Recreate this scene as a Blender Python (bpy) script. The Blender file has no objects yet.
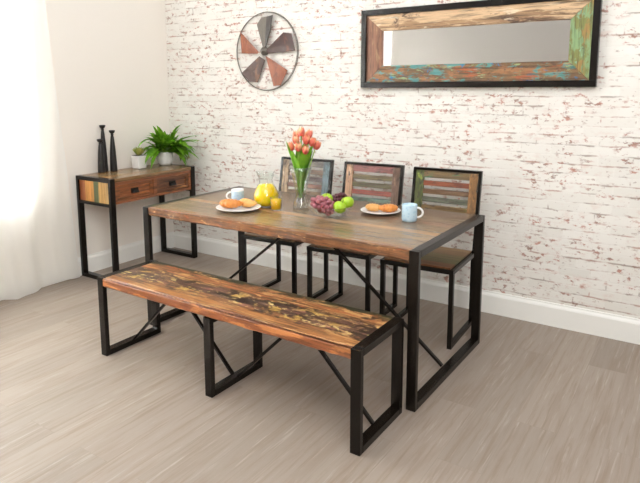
import bpy, bmesh, math, random
from mathutils import Vector, Matrix, noise
S = bpy.context.scene
COL = S.collection
PI = math.pi

# ------------------------------------------------------------------ camera
cd = bpy.data.cameras.new('camera'); cam = bpy.data.objects.new('camera', cd); COL.objects.link(cam)
yaw, pitch, roll = math.radians(35.026), math.radians(-8.667), math.radians(-0.433)
cam.matrix_world = (Matrix.Translation((4.0386, -3.8018, 1.4882)) @ Matrix.Rotation(yaw, 4, 'Z')
                    @ Matrix.Rotation(PI/2 + pitch, 4, 'X') @ Matrix.Rotation(roll, 4, 'Z'))
cd.sensor_fit = 'HORIZONTAL'; cd.sensor_width = 36; cd.lens = 596.6/640*36
cd.shift_x = (320-293.87)/640; cd.shift_y = (176.08-241.5)/640
cd.clip_start = 0.05
S.camera = cam

# ------------------------------------------------------------------ world, lights, exposure
w = bpy.data.worlds.new('world'); S.world = w; w.use_nodes = True
w.node_tree.nodes['Background'].inputs[0].default_value = (0.95, 0.97, 1.0, 1)
w.node_tree.nodes['Background'].inputs[1].default_value = 0.84

def area(name, loc, target, sx, sy, power, col=(1, 1, 1)):
    d = bpy.data.lights.new(name, 'AREA'); d.shape = 'RECTANGLE'; d.size = sx; d.size_y = sy
    d.energy = power; d.color = col
    o = bpy.data.objects.new(name, d); COL.objects.link(o); o.location = loc
    o.rotation_euler = (Vector(target) - Vector(loc)).to_track_quat('-Z', 'Y').to_euler()
    return o
area('daylight_outside_window', (-0.7, -2.8, 1.75), (0.6, -2.75, 1.45), 3.0, 1.9, 800, (0.97, 0.99, 1.0))
area('softbox_over_camera', (4.0, -4.0, 3.7), (2.0, -0.8, 0.6), 2.4, 1.4, 48, (1.0, 0.985, 0.97))
area('studio_softbox', (5.0, -4.0, 2.35), (1.2, -0.9, 0.5), 1.4, 1.4, 62, (1.0, 0.985, 0.965))
area('ceiling_bounce', (2.6, -2.4, 3.7), (2.4, -1.6, 0), 3.6, 3.0, 42, (1.0, 0.99, 0.975))
vs = S.view_settings
vs.view_transform = 'Standard'; vs.look = 'None'; vs.gamma = 1; vs.use_curve_mapping = False
vs.exposure = 0.0

# ------------------------------------------------------------------ node helpers
def lin(h):
    h = h.lstrip('#'); v = [int(h[i:i+2], 16)/255 for i in (0, 2, 4)]
    return tuple((c/12.92 if c <= .04045 else ((c+.055)/1.055)**2.4) for c in v) + (1,)

class NT:
    def __init__(s, name):
        s.m = bpy.data.materials.new(name); s.m.use_nodes = True
        s.t = s.m.node_tree; s.b = s.t.nodes['Principled BSDF']; s.out = s.t.nodes['Material Output']
    def n(s, typ, **kw):
        x = s.t.nodes.new(typ)
        for k, v in kw.items():
            if k.startswith('i_'):
                kk = k[2:]; kk = int(kk) if kk.isdigit() else kk.replace('_', ' ')
                s.put(x.inputs[kk], v)
            else: setattr(x, k, v)
        return x
    def put(s, sock, v):
        if isinstance(v, bpy.types.NodeSocket): s.t.links.new(v, sock)
        else: sock.default_value = v
    def math(s, op, a, b=0.0, clamp=False):
        x = s.t.nodes.new('ShaderNodeMath'); x.operation = op; x.use_clamp = clamp
        s.put(x.inputs[0], a); s.put(x.inputs[1], b); return x.outputs[0]
    def mix(s, f, a, b, mode='MIX'):
        x = s.t.nodes.new('ShaderNodeMix'); x.data_type = 'RGBA'; x.blend_type = mode
        s.put(x.inputs[0], f); s.put(x.inputs[6], a); s.put(x.inputs[7], b); return x.outputs[2]
    def ramp(s, f, stops, mode='LINEAR'):
        x = s.t.nodes.new('ShaderNodeValToRGB'); cr = x.color_ramp; cr.interpolation = mode
        while len(cr.elements) > 1: cr.elements.remove(cr.elements[-1])
        cr.elements[0].position = stops[0][0]; cr.elements[0].color = stops[0][1]
        for p, c in stops[1:]:
            e = cr.elements.new(p); e.color = c
        s.put(x.inputs[0], f); return x.outputs[0]
    def step(s, f, a, b):
        x = s.t.nodes.new('ShaderNodeMapRange'); x.interpolation_type = 'SMOOTHSTEP'
        s.put(x.inputs[0], f); x.inputs[1].default_value = a; x.inputs[2].default_value = b
        return x.outputs[0]
    def noise(s, vec, scale, detail=4, rough=.55, dist=0):
        x = s.n('ShaderNodeTexNoise'); s.put(x.inputs['Vector'], vec)
        x.inputs['Scale'].default_value = scale; x.inputs['Detail'].default_value = detail
        x.inputs['Roughness'].default_value = rough; x.inputs['Distortion'].default_value = dist
        return x.outputs[0]
    def scaled(s, vec, sc, off=(0, 0, 0)):
        x = s.n('ShaderNodeMapping'); s.put(x.inputs[0], vec)
        x.inputs['Scale'].default_value = sc; x.inputs['Location'].default_value = off
        return x.outputs[0]
    def bump(s, h, strength, dist):
        x = s.n('ShaderNodeBump'); s.put(x.inputs['Height'], h)
        x.inputs['Strength'].default_value = strength; x.inputs['Distance'].default_value = dist
        s.t.links.new(x.outputs[0], s.b.inputs['Normal'])

def plain(name, col, rough=.5, metal=0, spec=.5, **kw):
    t = NT(name); t.b.inputs['Base Color'].default_value = lin(col)
    t.b.inputs['Roughness'].default_value = rough; t.b.inputs['Metallic'].default_value = metal
    t.b.inputs['Specular IOR Level'].default_value = spec
    co = t.n('ShaderNodeTexCoord').outputs['Object']
    nz = t.noise(co, 35, 3)
    t.put(t.b.inputs['Base Color'], t.mix(t.math('MULTIPLY', nz, kw.get('var', .18)), lin(col), lin(kw.get('col2', '#000000'))))
    if kw.get('sss'):
        t.b.inputs['Subsurface Weight'].default_value = kw['sss']
        t.b.inputs['Subsurface Scale'].default_value = .01
    return t.m

def wood(name, strips, grain='x', across='y', span=(-.5, .5), patches=(), rough=.42, contrast=.45,
         seed=0, wob=.012, edge=None, bumpk=.25, coat=0.0, speck=None):
    """reclaimed boards: strips of colour across the span, streaky grain, worn paint patches"""
    t = NT(name)
    co = t.scaled(t.n('ShaderNodeTexCoord').outputs['Object'], (1, 1, 1), (seed*1.37, 0, 0) if grain == 'x' else ((0, seed*1.37, 0) if grain == 'y' else (0, 0, seed*1.37)))
    sp = t.n('ShaderNodeSeparateXYZ'); t.put(sp.inputs[0], co)
    ax = {'x': 0, 'y': 1, 'z': 2}
    g = sp.outputs[ax[grain]]; a = sp.outputs[ax[across]]
    o = sp.outputs[3 - ax[grain] - ax[across]]
    cb = t.n('ShaderNodeCombineXYZ'); t.put(cb.inputs[0], g); t.put(cb.inputs[1], a); t.put(cb.inputs[2], o)
    v = cb.outputs[0]
    wv = t.noise(t.scaled(v, (2.2, 3, 3), (seed, 0, 0)), 1.6, 3)
    a2 = t.math('ADD', a, t.math('MULTIPLY', t.math('SUBTRACT', wv, .5), wob*2))
    f = t.math('DIVIDE', t.math('SUBTRACT', a2, span[0]), span[1]-span[0], True)
    n = len(strips)
    if strips and isinstance(strips[0], str): strips = [(i/n, c) for i, c in enumerate(strips)]
    if len(strips) == 1: base = t.ramp(f, [(0, lin(strips[0][1])), (1, lin(strips[0][1]))])
    else: base = t.ramp(f, [(p, lin(c)) for p, c in strips], 'CONSTANT')
    # broad tone drift along the boards
    dr = t.noise(t.scaled(v, (1.3, 9, 9), (seed*3.1, 1, 0)), 1.5, 3, .6)
    base = t.mix(t.math('MULTIPLY', t.step(dr, .38, .68), contrast*.8), base, t.mix(.5, base, lin('#2c1c12')))
    for i, (c, dens, sc, rng) in enumerate(patches):
        pn = t.noise(t.scaled(v, (sc[0], sc[1], sc[1]), (seed*2.3+i*5.1, i*3.7, 0)), 1, 6, .68, .4)
        m = t.step(pn, 1-dens, 1-dens+.07)
        if rng:
            lo, hi = rng; wdt = .015
            m = t.math('MULTIPLY', m, t.math('MULTIPLY', t.step(a2, lo-wdt, lo+wdt), t.step(a2, hi+wdt, hi-wdt)))
        base = t.mix(m, base, lin(c))
    gr = t.noise(t.scaled(v, (3.5, 70, 70), (seed*7, 0, 0)), 1, 7, .65, .25)
    gr2 = t.noise(t.scaled(v, (12, 160, 160), (seed*5, 0, 0)), 1, 3, .6)
    gm = t.math('ADD', t.math('MULTIPLY', gr, .7), t.math('MULTIPLY', gr2, .3))
    dark = t.mix(.62, base, lin('#1c0f08'), 'MIX')
    lite = t.mix(.32, base, lin('#f0cf9a'))
    base = t.mix(t.math('MULTIPLY', t.step(gm, .53, .38), contrast*1.6, True), base, dark)
    base = t.mix(t.math('MULTIPLY', t.step(gm, .55, .72), contrast*1.0, True), base, lite)
    t.put(t.b.inputs['Base Color'], base)
    t.b.inputs['Roughness'].default_value = rough
    t.b.inputs['Coat Weight'].default_value = coat; t.b.inputs['Coat Roughness'].default_value = .25
    t.bump(gm, bumpk, .003)
    return t.m

# ------------------------------------------------------------------ mesh helpers
def finish(bm, name, mat, parent=None, smooth=False, loc=None):
    bmesh.ops.recalc_face_normals(bm, faces=bm.faces)
    me = bpy.data.meshes.new(name); bm.to_mesh(me); bm.free()
    for m in (mat if isinstance(mat, (list, tuple)) else [mat]): me.materials.append(m)
    if smooth:
        for p in me.polygons: p.use_smooth = True
    o = bpy.data.objects.new(name, me); COL.objects.link(o)
    if parent: o.parent = parent
    if loc: o.location = loc
    return o
def box(bm, x0, x1, y0, y1, z0, z1, bev=0.0):
    b = bmesh.new()
    vs = [b.verts.new((x, y, z)) for x in (x0, x1) for y in (y0, y1) for z in (z0, z1)]
    for f in ((0, 1, 3, 2), (4, 6, 7, 5), (0, 4, 5, 1), (2, 3, 7, 6), (0, 2, 6, 4), (1, 5, 7, 3)):
        b.faces.new([vs[i] for i in f])
    bmesh.ops.recalc_face_normals(b, faces=b.faces)
    if bev: bmesh.ops.bevel(b, geom=b.edges[:], offset=bev, segments=2, profile=.6, affect='EDGES')
    join(bm, b); return bm
def join(bm, b, M=None):
    mp = {}
    for v in b.verts: mp[v] = bm.verts.new(M @ v.co if M else v.co)
    for f in b.faces:
        nf = bm.faces.new([mp[v] for v in f.verts]); nf.material_index = f.material_index; nf.smooth = f.smooth
    b.free()
def beam(bm, p, q, wx, wy, bev=.002, up=(0, 0, 1)):
    """square bar from p to q"""
    p, q = Vector(p), Vector(q); d = q-p; L = d.length; d.normalize()
    u = Vector(up)
    if abs(d.dot(u)) > .99: u = Vector((0, 1, 0))
    s = d.cross(u).normalized(); u2 = s.cross(d)
    b = bmesh.new(); box(b, -wx/2, wx/2, -wy/2, wy/2, 0, L, bev)
    M = Matrix(((s.x, u2.x, d.x, p.x), (s.y, u2.y, d.y, p.y), (s.z, u2.z, d.z, p.z), (0, 0, 0, 1)))
    join(bm, b, M); return bm
def tube(bm, pts, r, seg=8, cap=True):
    pts = [Vector(p) for p in pts]; n = len(pts)
    rs = r if isinstance(r, (list, tuple)) else [r]*n
    rings = []; prev = None
    for i, p in enumerate(pts):
        t = (pts[min(i+1, n-1)] - pts[max(i-1, 0)]).normalized()
        if prev is None:
            a = t.orthogonal().normalized()
        else:
            a = (prev - t*prev.dot(t)).normalized()
        prev = a; c = t.cross(a)
        rings.append([bm.verts.new(p + (a*math.cos(2*PI*k/seg) + c*math.sin(2*PI*k/seg))*rs[i]) for k in range(seg)])
    for i in range(n-1):
        for k in range(seg):
            bm.faces.new((rings[i][k], rings[i][(k+1) % seg], rings[i+1][(k+1) % seg], rings[i+1][k]))
    if cap:
        bm.faces.new(rings[0]); bm.faces.new(rings[-1])
    return bm
def lathe(bm, prof, seg=32, c=(0, 0, 0), closed=False):
    rings = []
    for r, z in prof:
        if r < 1e-5: rings.append([bm.verts.new((c[0], c[1], c[2]+z))])
        else: rings.append([bm.verts.new((c[0]+r*math.cos(2*PI*k/seg), c[1]+r*math.sin(2*PI*k/seg), c[2]+z)) for k in range(seg)])
    idx = list(range(len(rings)))
    pairs = list(zip(idx[:-1], idx[1:])) + ([(idx[-1], 0)] if closed else [])
    for i, j in pairs:
        A, B = rings[i], rings[j]
        for k in range(seg):
            k2 = (k+1) % seg
            if len(A) == 1 and len(B) == 1: break
            if len(A) == 1: bm.faces.new((A[0], B[k], B[k2]))
            elif len(B) == 1: bm.faces.new((A[k], A[k2], B[0]))
            else: bm.faces.new((A[k], A[k2], B[k2], B[k]))
    return bm
def board(bm, x0, x1, y0, y1, z0, z1, rough_edges=('y0',), amp=.004, step=.03, seed=0, rnd=.006):
    """a plank slab whose long edges are slightly irregular and eased"""
    n = max(2, int((x1-x0)/step)); ny = 8
    rows = []
    prof = [(y0, z0+rnd), (y0, z1-rnd), (y0+rnd, z1)] + [(y0+(y1-y0)*k/ny, z1) for k in range(1, ny)] + \
           [(y1-rnd, z1), (y1, z1-rnd), (y1, z0+rnd), (y1-rnd, z0), (y0+rnd, z0)]
    for i in range(n+1):
        x = x0+(x1-x0)*i/n; r = []
        for (y, z) in prof:
            dy = dz = 0
            e = noise.noise(Vector((x*14+seed, z*30, y*9)))
            e2 = noise.noise(Vector((x*40+seed, z*60, 3.1)))
            if 'y0' in rough_edges and y < y0+rnd*1.5:
                dy = amp*(.5+.6*e+.4*e2)
                if z < z0+rnd*1.5: dz = amp*1.2*(.5+.7*noise.noise(Vector((x*11+seed, 7, 1)))+.4*e2)
            if 'y1' in rough_edges and y > y1-rnd*1.5: dy = -amp*.6*(.5+.6*e)
            r.append(bm.verts.new((x, y+dy, z+dz)))
        rows.append(r)
    m = len(prof)
    for i in range(n):
        for k in range(m):
            bm.faces.new((rows[i][k], rows[i][(k+1) % m], rows[i+1][(k+1) % m], rows[i+1][k]))
    bm.faces.new(rows[0]); bm.faces.new(rows[-1])
    return bm

def thing(name, label, cat, loc=(0, 0, 0), rz=0, group=None):
    o = bpy.data.objects.new(name, None); COL.objects.link(o)
    o.empty_display_size = .1
    o.location = loc; o.rotation_euler = (0, 0, rz)
    return tag(o, label, cat, group)
def tag(o, label, cat, group=None):
    o['label'] = label; o['category'] = cat
    if group: o['group'] = group
    return o
def struct(o):
    o['kind'] = 'structure'; return o

# ------------------------------------------------------------------ materials: room
def floor_mat():
    t = NT('floor_planks')
    co = t.n('ShaderNodeTexCoord').outputs['Object']
    sp = t.n('ShaderNodeSeparateXYZ'); t.put(sp.inputs[0], co)
    cb = t.n('ShaderNodeCombineXYZ'); t.put(cb.inputs[0], sp.outputs[1]); t.put(cb.inputs[1], sp.outputs[0])
    v = cb.outputs[0]
    bt = t.n('ShaderNodeTexBrick'); t.put(bt.inputs['Vector'], v)
    bt.offset = .37; bt.inputs['Scale'].default_value = 1
    bt.inputs['Brick Width'].default_value = 1.22; bt.inputs['Row Height'].default_value = .18
    bt.inputs['Mortar Size'].default_value = .0012; bt.inputs['Mortar Smooth'].default_value = .4
    bt.inputs['Color1'].default_value = (0, 0, 0, 1); bt.inputs['Color2'].default_value = (1, 1, 1, 1)
    bt.inputs['Mortar'].default_value = (.5, .5, .5, 1)
    pid = t.n('ShaderNodeSeparateColor'); t.put(pid.inputs[0], bt.outputs[0]); pid = pid.outputs[0]
    cb2 = t.n('ShaderNodeCombineXYZ'); t.put(cb2.inputs[0], sp.outputs[1]); t.put(cb2.inputs[1], sp.outputs[0])
    t.put(cb2.inputs[2], t.math('MULTIPLY', pid, 13.0))
    v2 = cb2.outputs[0]
    col = t.ramp(pid, [(0, lin('#92867A')), (.35, lin('#9A8D81')), (.65, lin('#9E9184')), (1, lin('#95897D'))])
    n1 = t.noise(t.scaled(v2, (1.1, 11, 1)), 1.3, 5, .6, .8)
    n2 = t.noise(t.scaled(v2, (2.2, 48, 1)), 1, 6, .66, .4)
    n3 = t.noise(t.scaled(v2, (3, 60, 1), (5, 3, 0)), 1, 6, .7, .2)
    col = t.mix(t.math('MULTIPLY', t.step(n1, .46, .74), .45), col, lin('#857364'))
    col = t.mix(t.math('MULTIPLY', t.step(n2, .46, .68), .65), col, lin('#887666'))
    col = t.mix(t.math('MULTIPLY', t.step(n3, .54, .72), .35), col, lin('#cabfb3'))
    col = t.mix(t.math('MULTIPLY', bt.outputs['Fac'], .28), col, lin('#6b5f54'))
    t.put(t.b.inputs['Base Color'], col)
    t.b.inputs['Roughness'].default_value = .5; t.b.inputs['Specular IOR Level'].default_value = .35
    t.bump(t.math('SUBTRACT', t.math('MULTIPLY', n2, .3), bt.outputs['Fac']), .15, .002)
    return t.m

ROW = .0565
def brick_mat():
    t = NT('whitewashed_brick')
    co = t.n('ShaderNodeTexCoord').outputs['Object']
    sp = t.n('ShaderNodeSeparateXYZ'); t.put(sp.inputs[0], co)
    cb = t.n('ShaderNodeCombineXYZ'); t.put(cb.inputs[0], sp.outputs[0]); t.put(cb.inputs[1], sp.outputs[2])
    v0 = cb.outputs[0]
    wn = t.n('ShaderNodeTexNoise'); t.put(wn.inputs['Vector'], v0); wn.inputs['Scale'].default_value = 9; wn.inputs['Detail'].default_value = 3
    vm = t.n('ShaderNodeVectorMath'); vm.operation = 'MULTIPLY_ADD'
    t.put(vm.inputs[0], wn.outputs['Color']); vm.inputs[1].default_value = (.016, .012, 0); t.put(vm.inputs[2], v0)
    v = vm.outputs[0]
    bt = t.n('ShaderNodeTexBrick'); t.put(bt.inputs['Vector'], v); bt.offset = .5
    bt.inputs['Scale'].default_value = 1; bt.inputs['Brick Width'].default_value = .172; bt.inputs['Row Height'].default_value = ROW
    bt.inputs['Mortar Size'].default_value = .005; bt.inputs['Mortar Smooth'].default_value = .55
    bt.inputs['Color1'].default_value = (0, 0, 0, 1); bt.inputs['Color2'].default_value = (1, 1, 1, 1); bt.inputs['Mortar'].default_value = (.5, .5, .5, 1)
    mort = bt.outputs['Fac']
    idn = t.n('ShaderNodeSeparateColor'); t.put(idn.inputs[0], bt.outputs[0])
    col = t.mix(idn.outputs[0], lin('#E6E3DB'), lin('#EFECE5'))
    big = t.noise(v0, 1.7, 3)
    col = t.mix(t.math('MULTIPLY', t.step(big, .4, .7), .3), col, lin('#E8DFD6'))
    fine = t.noise(t.scaled(v, (18, 45, 1)), 1, 5, .65)
    col = t.mix(t.math('MULTIPLY', t.step(fine, .55, .78), .35), col, lin('#cfc2b5'))
    # horizontal joints, worn open in short stretches
    fr = t.math('FRACT', t.math('DIVIDE', t.n('ShaderNodeSeparateXYZ', i_0=v).outputs[1], ROW))
    hz = t.math('MULTIPLY', t.step(t.math('ABSOLUTE', t.math('SUBTRACT', fr, .07)), .11, .02), 1.0)
    jn = t.noise(t.scaled(v, (8, 19, 1), (3, 0, 0)), 1, 4, .62)
    jm = t.math('MULTIPLY', hz, t.step(jn, .46, .59))
    jc = t.mix(t.step(t.noise(v0, 5, 2), .42, .58), lin('#8f7a6c'), lin('#b07a66'))
    vj = t.math('MULTIPLY', mort, t.step(jn, .52, .66))
    col = t.mix(t.math('MULTIPLY', vj, .6), col, jc)
    col = t.mix(t.math('MULTIPLY', jm, .62), col, jc)
    # exposed brick where the whitewash has worn off
    rn = t.noise(t.scaled(v, (19, 30, 1), (9, 4, 0)), 1, 5, .68)
    rb = t.noise(t.scaled(v, (3.2, 7, 1), (1, 7, 0)), 1, 2)
    rm = t.math('MULTIPLY', t.step(rn, .53, .63), t.step(rb, .43, .56))
    col = t.mix(t.math('MULTIPLY', rm, .88), col, t.mix(t.step(jn, .4, .6), lin('#b87a66'), lin('#8f6a5a')))
    pn = t.noise(t.scaled(v, (7, 16, 1), (4, 14, 0)), 1, 4, .6)
    col = t.mix(t.math('MULTIPLY', t.step(pn, .56, .72), .28), col, lin('#d6b0a2'))
    sn = t.noise(t.scaled(v, (30, 44, 1), (2, 2, 0)), 1, 3, .6)
    col = t.mix(t.math('MULTIPLY', t.step(sn, .63, .70), .5), col, lin('#8c6f64'))
    t.put(t.b.inputs['Base Color'], col)
    t.b.inputs['Roughness'].default_value = .75; t.b.inputs['Specular IOR Level'].default_value = .25
    h = t.math('SUBTRACT', t.math('MULTIPLY', fine, .45), t.math('ADD', t.math('MULTIPLY', mort, .6), t.math('MULTIPLY', rm, .4)))
    t.bump(h, .22, .004)
    return t.m

M_floor = floor_mat(); M_brick = brick_mat()
M_wall = plain('wall_paint', '#F3EDE4', .85, spec=.2, var=.03, col2='#b8aa9a')
M_trim = plain('white_gloss_paint', '#F6F5EF', .35, var=.02)
M_white = plain('glazed_white', '#F2F1EE', .18, var=.02)
M_metal = plain('black_steel', '#0c0a08', .27, metal=.0, var=.4, col2='#2a2018', spec=.30)

# ------------------------------------------------------------------ setting
WX, WY, WZ = 5.7, -4.4, 2.75
bm = bmesh.new(); box(bm, -.12, WX, WY, .12, -.06, 0); struct(finish(bm, 'floor', M_floor))
bm = bmesh.new(); box(bm, 0, WX, 0, .12, 0, WZ); struct(finish(bm, 'wall_back', M_brick))
# left wall with the window opening
W0, W1, WB, WT = -4.30, -1.36, .68, 2.45
bm = bmesh.new()
box(bm, -.12, 0, W1, .12, 0, WZ); box(bm, -.12, 0, WY, W0, 0, WZ)
box(bm, -.12, 0, W0, W1, 0, WB); box(bm, -.12, 0, W0, W1, WT, WZ)
struct(finish(bm, 'wall_left', M_wall))
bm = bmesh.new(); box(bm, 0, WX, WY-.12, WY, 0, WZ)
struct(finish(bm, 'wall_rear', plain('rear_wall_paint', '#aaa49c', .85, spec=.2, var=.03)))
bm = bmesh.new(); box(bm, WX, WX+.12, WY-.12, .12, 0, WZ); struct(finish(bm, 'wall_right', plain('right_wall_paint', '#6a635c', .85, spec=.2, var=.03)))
def skirting(bm, p0, p1, nrm, h=.147, t=.016):
    p0, p1, nrm = Vector(p0), Vector(p1), Vector(nrm)
    prof = [(0, 0), (t, 0), (t, h*.80), (t*.8, h*.86), (t*.45, h*.93), (t*.35, h), (0, h)]
    a = [bm.verts.new(p0 + nrm*u + Vector((0, 0, z))) for u, z in prof]
    b = [bm.verts.new(p1 + nrm*u + Vector((0, 0, z))) for u, z in prof]
    n = len(prof)
    for k in range(n): bm.faces.new((a[k], a[(k+1) % n], b[(k+1) % n], b[k]))
    bm.faces.new(a); bm.faces.new(b)
bm = bmesh.new(); skirting(bm, (0.017, 0, 0), (WX, 0, 0), (0, -1, 0)); struct(finish(bm, 'baseboard_back', M_trim))
bm = bmesh.new(); skirting(bm, (0, WY, 0), (0, 0, 0), (1, 0, 0)); struct(finish(bm, 'baseboard_left', M_trim))
# window frame
wr = struct(bpy.data.objects.new('window_1', None)); COL.objects.link(wr); wr.location = (-.06, (W0+W1)/2, WB)
wl, wh = (W1-W0)/2, WT-WB
bm = bmesh.new()
for a, b in ((-wl, -wl+.06), (wl-.06, wl), (-.03, .03)): box(bm, -.03, .03, a, b, 0, wh, .004)
for a, b in ((0, .06), (wh-.06, wh), (wh*.68, wh*.68+.04)): box(bm, -.028, .028, -wl+.05, wl-.05, a, b, .004)
finish(bm, 'window_frame', M_trim, wr)
g = NT('window_glass'); g.b.inputs['Transmission Weight'].default_value = 1; g.b.inputs['Roughness'].default_value = 0
g.b.inputs['IOR'].default_value = 1.02
bm = bmesh.new(); box(bm, -.003, .003, -wl+.04, wl-.04, .04, wh-.04); finish(bm, 'window_pane', g.m, wr)

# ------------------------------------------------------------------ curtain
t = NT('sheer_curtain')
t.b.inputs['Base Color'].default_value = lin('#FAF8F3'); t.b.inputs['Roughness'].default_value = .9
t.b.inputs['Specular IOR Level'].default_value = .1
tr = t.n('ShaderNodeBsdfTranslucent'); tr.inputs[0].default_value = lin('#FFFFFC')
tp = t.n('ShaderNodeBsdfTransparent')
m1 = t.n('ShaderNodeMixShader'); m1.inputs[0].default_value = .55
t.t.links.new(t.b.outputs[0], m1.inputs[1]); t.t.links.new(tr.outputs[0], m1.inputs[2])
m2 = t.n('ShaderNodeMixShader'); m2.inputs[0].default_value = .10
t.t.links.new(m1.outputs[0], m2.inputs[1]); t.t.links.new(tp.outputs[0], m2.inputs[2])
t.t.links.new(m2.outputs[0], t.out.inputs[0])
cv = t.noise(t.scaled(t.n('ShaderNodeTexCoord').outputs['Object'], (1, 260, 260)), 1, 2)
t.bump(cv, .1, .001)
M_curt = t.m
cr = thing('curtain', 'white sheer floor length curtain hanging in soft folds over the bright window', 'curtain', (0, -2.3, 0))
bm = bmesh.new(); NY, NZ = 180, 26; ZT = 2.52
rows = []
for j in range(NZ+1):
    z = .012 + (ZT-.012)*j/NZ; r = []; q = z/2.2
    y_in = -1.075 - .15*min(q, 1)**.9; y_out = -4.34
    for i in range(NY+1):
        u = i/NY; y = y_in + (y_out-y_in)*u
        s = y + .02*math.sin(3*z)
        d = (-y_in*0 + (y_in-y))
        # soft wide waves near the open edge, tight pleats further along
        fold = .022*math.sin((s+1.25)*2*PI/.40) + .012*math.sin((s+.3)*2*PI/.17+.6*math.sin(z*2))
        tight = .035*math.sin((s+1.62)*2*PI/.16)*max(0, min(1, (d-.5)/.2))
        x = .072 + fold*(.5+.5*min(1, d/.15)) + tight
        z2 = z + (.012*math.sin(s*9) if j == 0 else 0)
        r.append(bm.verts.new((max(x, .026), y+2.3, z2)))
    rows.append(r)
for j in range(NZ):
    for i in range(NY): bm.faces.new((rows[j][i], rows[j][i+1], rows[j+1][i+1], rows[j+1][i]))
c = finish(bm, 'curtain_fabric', M_curt, cr, True)
bm = bmesh.new(); tube(bm, [(.08, 1.25, 2.545), (.08, -2.0, 2.545)], .014, 12)
finish(bm, 'curtain_pole', M_trim, cr, True)

# ------------------------------------------------------------------ metal loop frames
def loop_parts(root, x, y0, y1, H, wx=.047, wy=.026, hb=.032):
    """closed rectangular end frame in the plane x: two legs, top bar, foot bar"""
    for y in (y0+wy/2, y1-wy/2):
        b = bmesh.new(); box(b, x-wx/2, x+wx/2, y-wy/2, y+wy/2, 0, H, .003); finish(b, 'leg', M_metal, root)
    b = bmesh.new(); box(b, x-wx/2, x+wx/2, y0+wy, y1-wy, H-hb, H, .003); finish(b, 'top_bar', M_metal, root)
    b = bmesh.new(); box(b, x-wx/2, x+wx/2, y0+wy, y1-wy, 0, hb, .003); finish(b, 'foot_bar', M_metal, root)

# ------------------------------------------------------------------ dining table
TL, TD, TH = 1.8127, .9063, .7585
ang = math.radians(-.442)
def world_from(ox, oy, a, x, y): return (ox+x*math.cos(a)-y*math.sin(a), oy+x*math.sin(a)+y*math.cos(a), 0)
tb = thing('dining_table', 'long dining table of reclaimed boards on black steel end frames, laid for breakfast', 'table',
           world_from(1.216, -1.3945, ang, TL/2, TD/2), ang)
M_top = wood('table_boards', [(0, '#93633a'), (.06, '#83694a'), (.20, '#8a7050'), (.34, '#a8825a'), (.41, '#846a4a'),
             (.56, '#86634a'), (.66, '#7f6a50'), (.80, '#755d48'), (.9, '#6d5e4e')], span=(-TD/2, TD/2), contrast=.5, seed=2, rough=.27, coat=.2,
             patches=[('#6a5a48', .36, (1.6, 12), None), ('#9a7048', .34, (2.2, 20), None), ('#8a8060', .33, (1.4, 8), (-.35, .1)),
                      ('#a8683c', .38, (1.2, 25), (-.46, -.36))])
M_topedge = wood('table_front_edge', ['#85562f'], span=(-1, 1), contrast=.8, seed=5, rough=.5, patches=[('#d9a46c', .42, (16, 38), None), ('#5e3218', .40, (12, 30), None), ('#a85a30', .4, (6, 18), None)])
bm = bmesh.new(); board(bm, -TL/2+.045, TL/2-.045, -TD/2+.016, TD/2, TH-.05, TH-.001, ('y1',), amp=.004, seed=1)
finish(bm, 'tabletop', M_top, tb)
bm = bmesh.new(); board(bm, -TL/2+.045, TL/2-.045, -TD/2, -TD/2+.017, TH-.052, TH-.0015, ('y0',), amp=.008, step=.012, seed=1, rnd=.004)
finish(bm, 'front_edge', M_topedge, tb)['label'] = 'rough orange live edge'
for s in (-1, 1):
    loop_parts(tb, s*(TL/2-.0235), -TD/2, TD/2, TH)
    bm = bmesh.new(); beam(bm, (s*.03, 0, TH-.055), (s*(TL/2-.05), 0, .03), .02, .014)
    finish(bm, 'brace', M_metal, tb)
bm = bmesh.new(); box(bm, -.09, .09, -.04, .04, TH-.062, TH-.05, .002); finish(bm, 'brace_plate', M_metal, tb)

# ------------------------------------------------------------------ bench
BL, BD, BH = 1.6478, .4003, .4529
ba = math.radians(-.2)
bn = thing('bench', 'low reclaimed wood bench on black steel frames in front of the dining table', 'bench', world_from(1.3314, -1.8353, ba, BL/2, BD/2), ba)
M_bench = wood('bench_boards', [(0, '#9a5c30'), (.08, '#a8703e'), (.22, '#8a5a38'), (.34, '#64463a'), (.64, '#7c5236'), (.70, '#a0643a'), (.93, '#504c34')],
               span=(-BD/2, BD/2), contrast=.75, seed=3, rough=.34, wob=.04, coat=.15,
               patches=[('#b88a58', .46, (5, 26), None), ('#3c2a22', .52, (6, 16), (-.12, .075)), ('#84564a', .44, (7, 16), (-.1, .06)), ('#b8924a', .46, (11, 17), (-.095, .06)), ('#d4bc78', .43, (18, 34), (-.1, .065)),
                        ('#a85a30', .46, (4, 30), (.05, .17)), ('#34341f', .55, (9, 26), (.14, .21)), ('#c89c64', .46, (6, 30), (.03, .16)), ('#4a3426', .44, (10, 22), (.02, .15)), ('#c8935a', .44, (3.5, 26), (-.2, -.12))])
M_benchedge = wood('bench_edge', ['#93552f'], span=(-1, 1), contrast=.5, seed=6, rough=.4, patches=[('#c07a44', .48, (5, 26), None), ('#7a3c1c', .42, (4, 28), None)])
bm = bmesh.new(); board(bm, -BL/2+.044, BL/2-.044, -BD/2+.014, BD/2, BH-.05, BH-.001, ('y1',), amp=.004, seed=9, rnd=.008)
finish(bm, 'seat', M_bench, bn)
bm = bmesh.new(); board(bm, -BL/2+.044, BL/2-.044, -BD/2, -BD/2+.016, BH-.052, BH-.002, ('y0',), amp=.003, step=.02, seed=4, rnd=.007)
finish(bm, 'front_edge', M_benchedge, bn)['label'] = 'red-brown front edge'
for x in (-BL/2+.0235, BL/2-.0235):
    loop_parts(bn, x, -BD/2, BD/2, BH)
xm = 2.149-1.3314-BL/2
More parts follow.
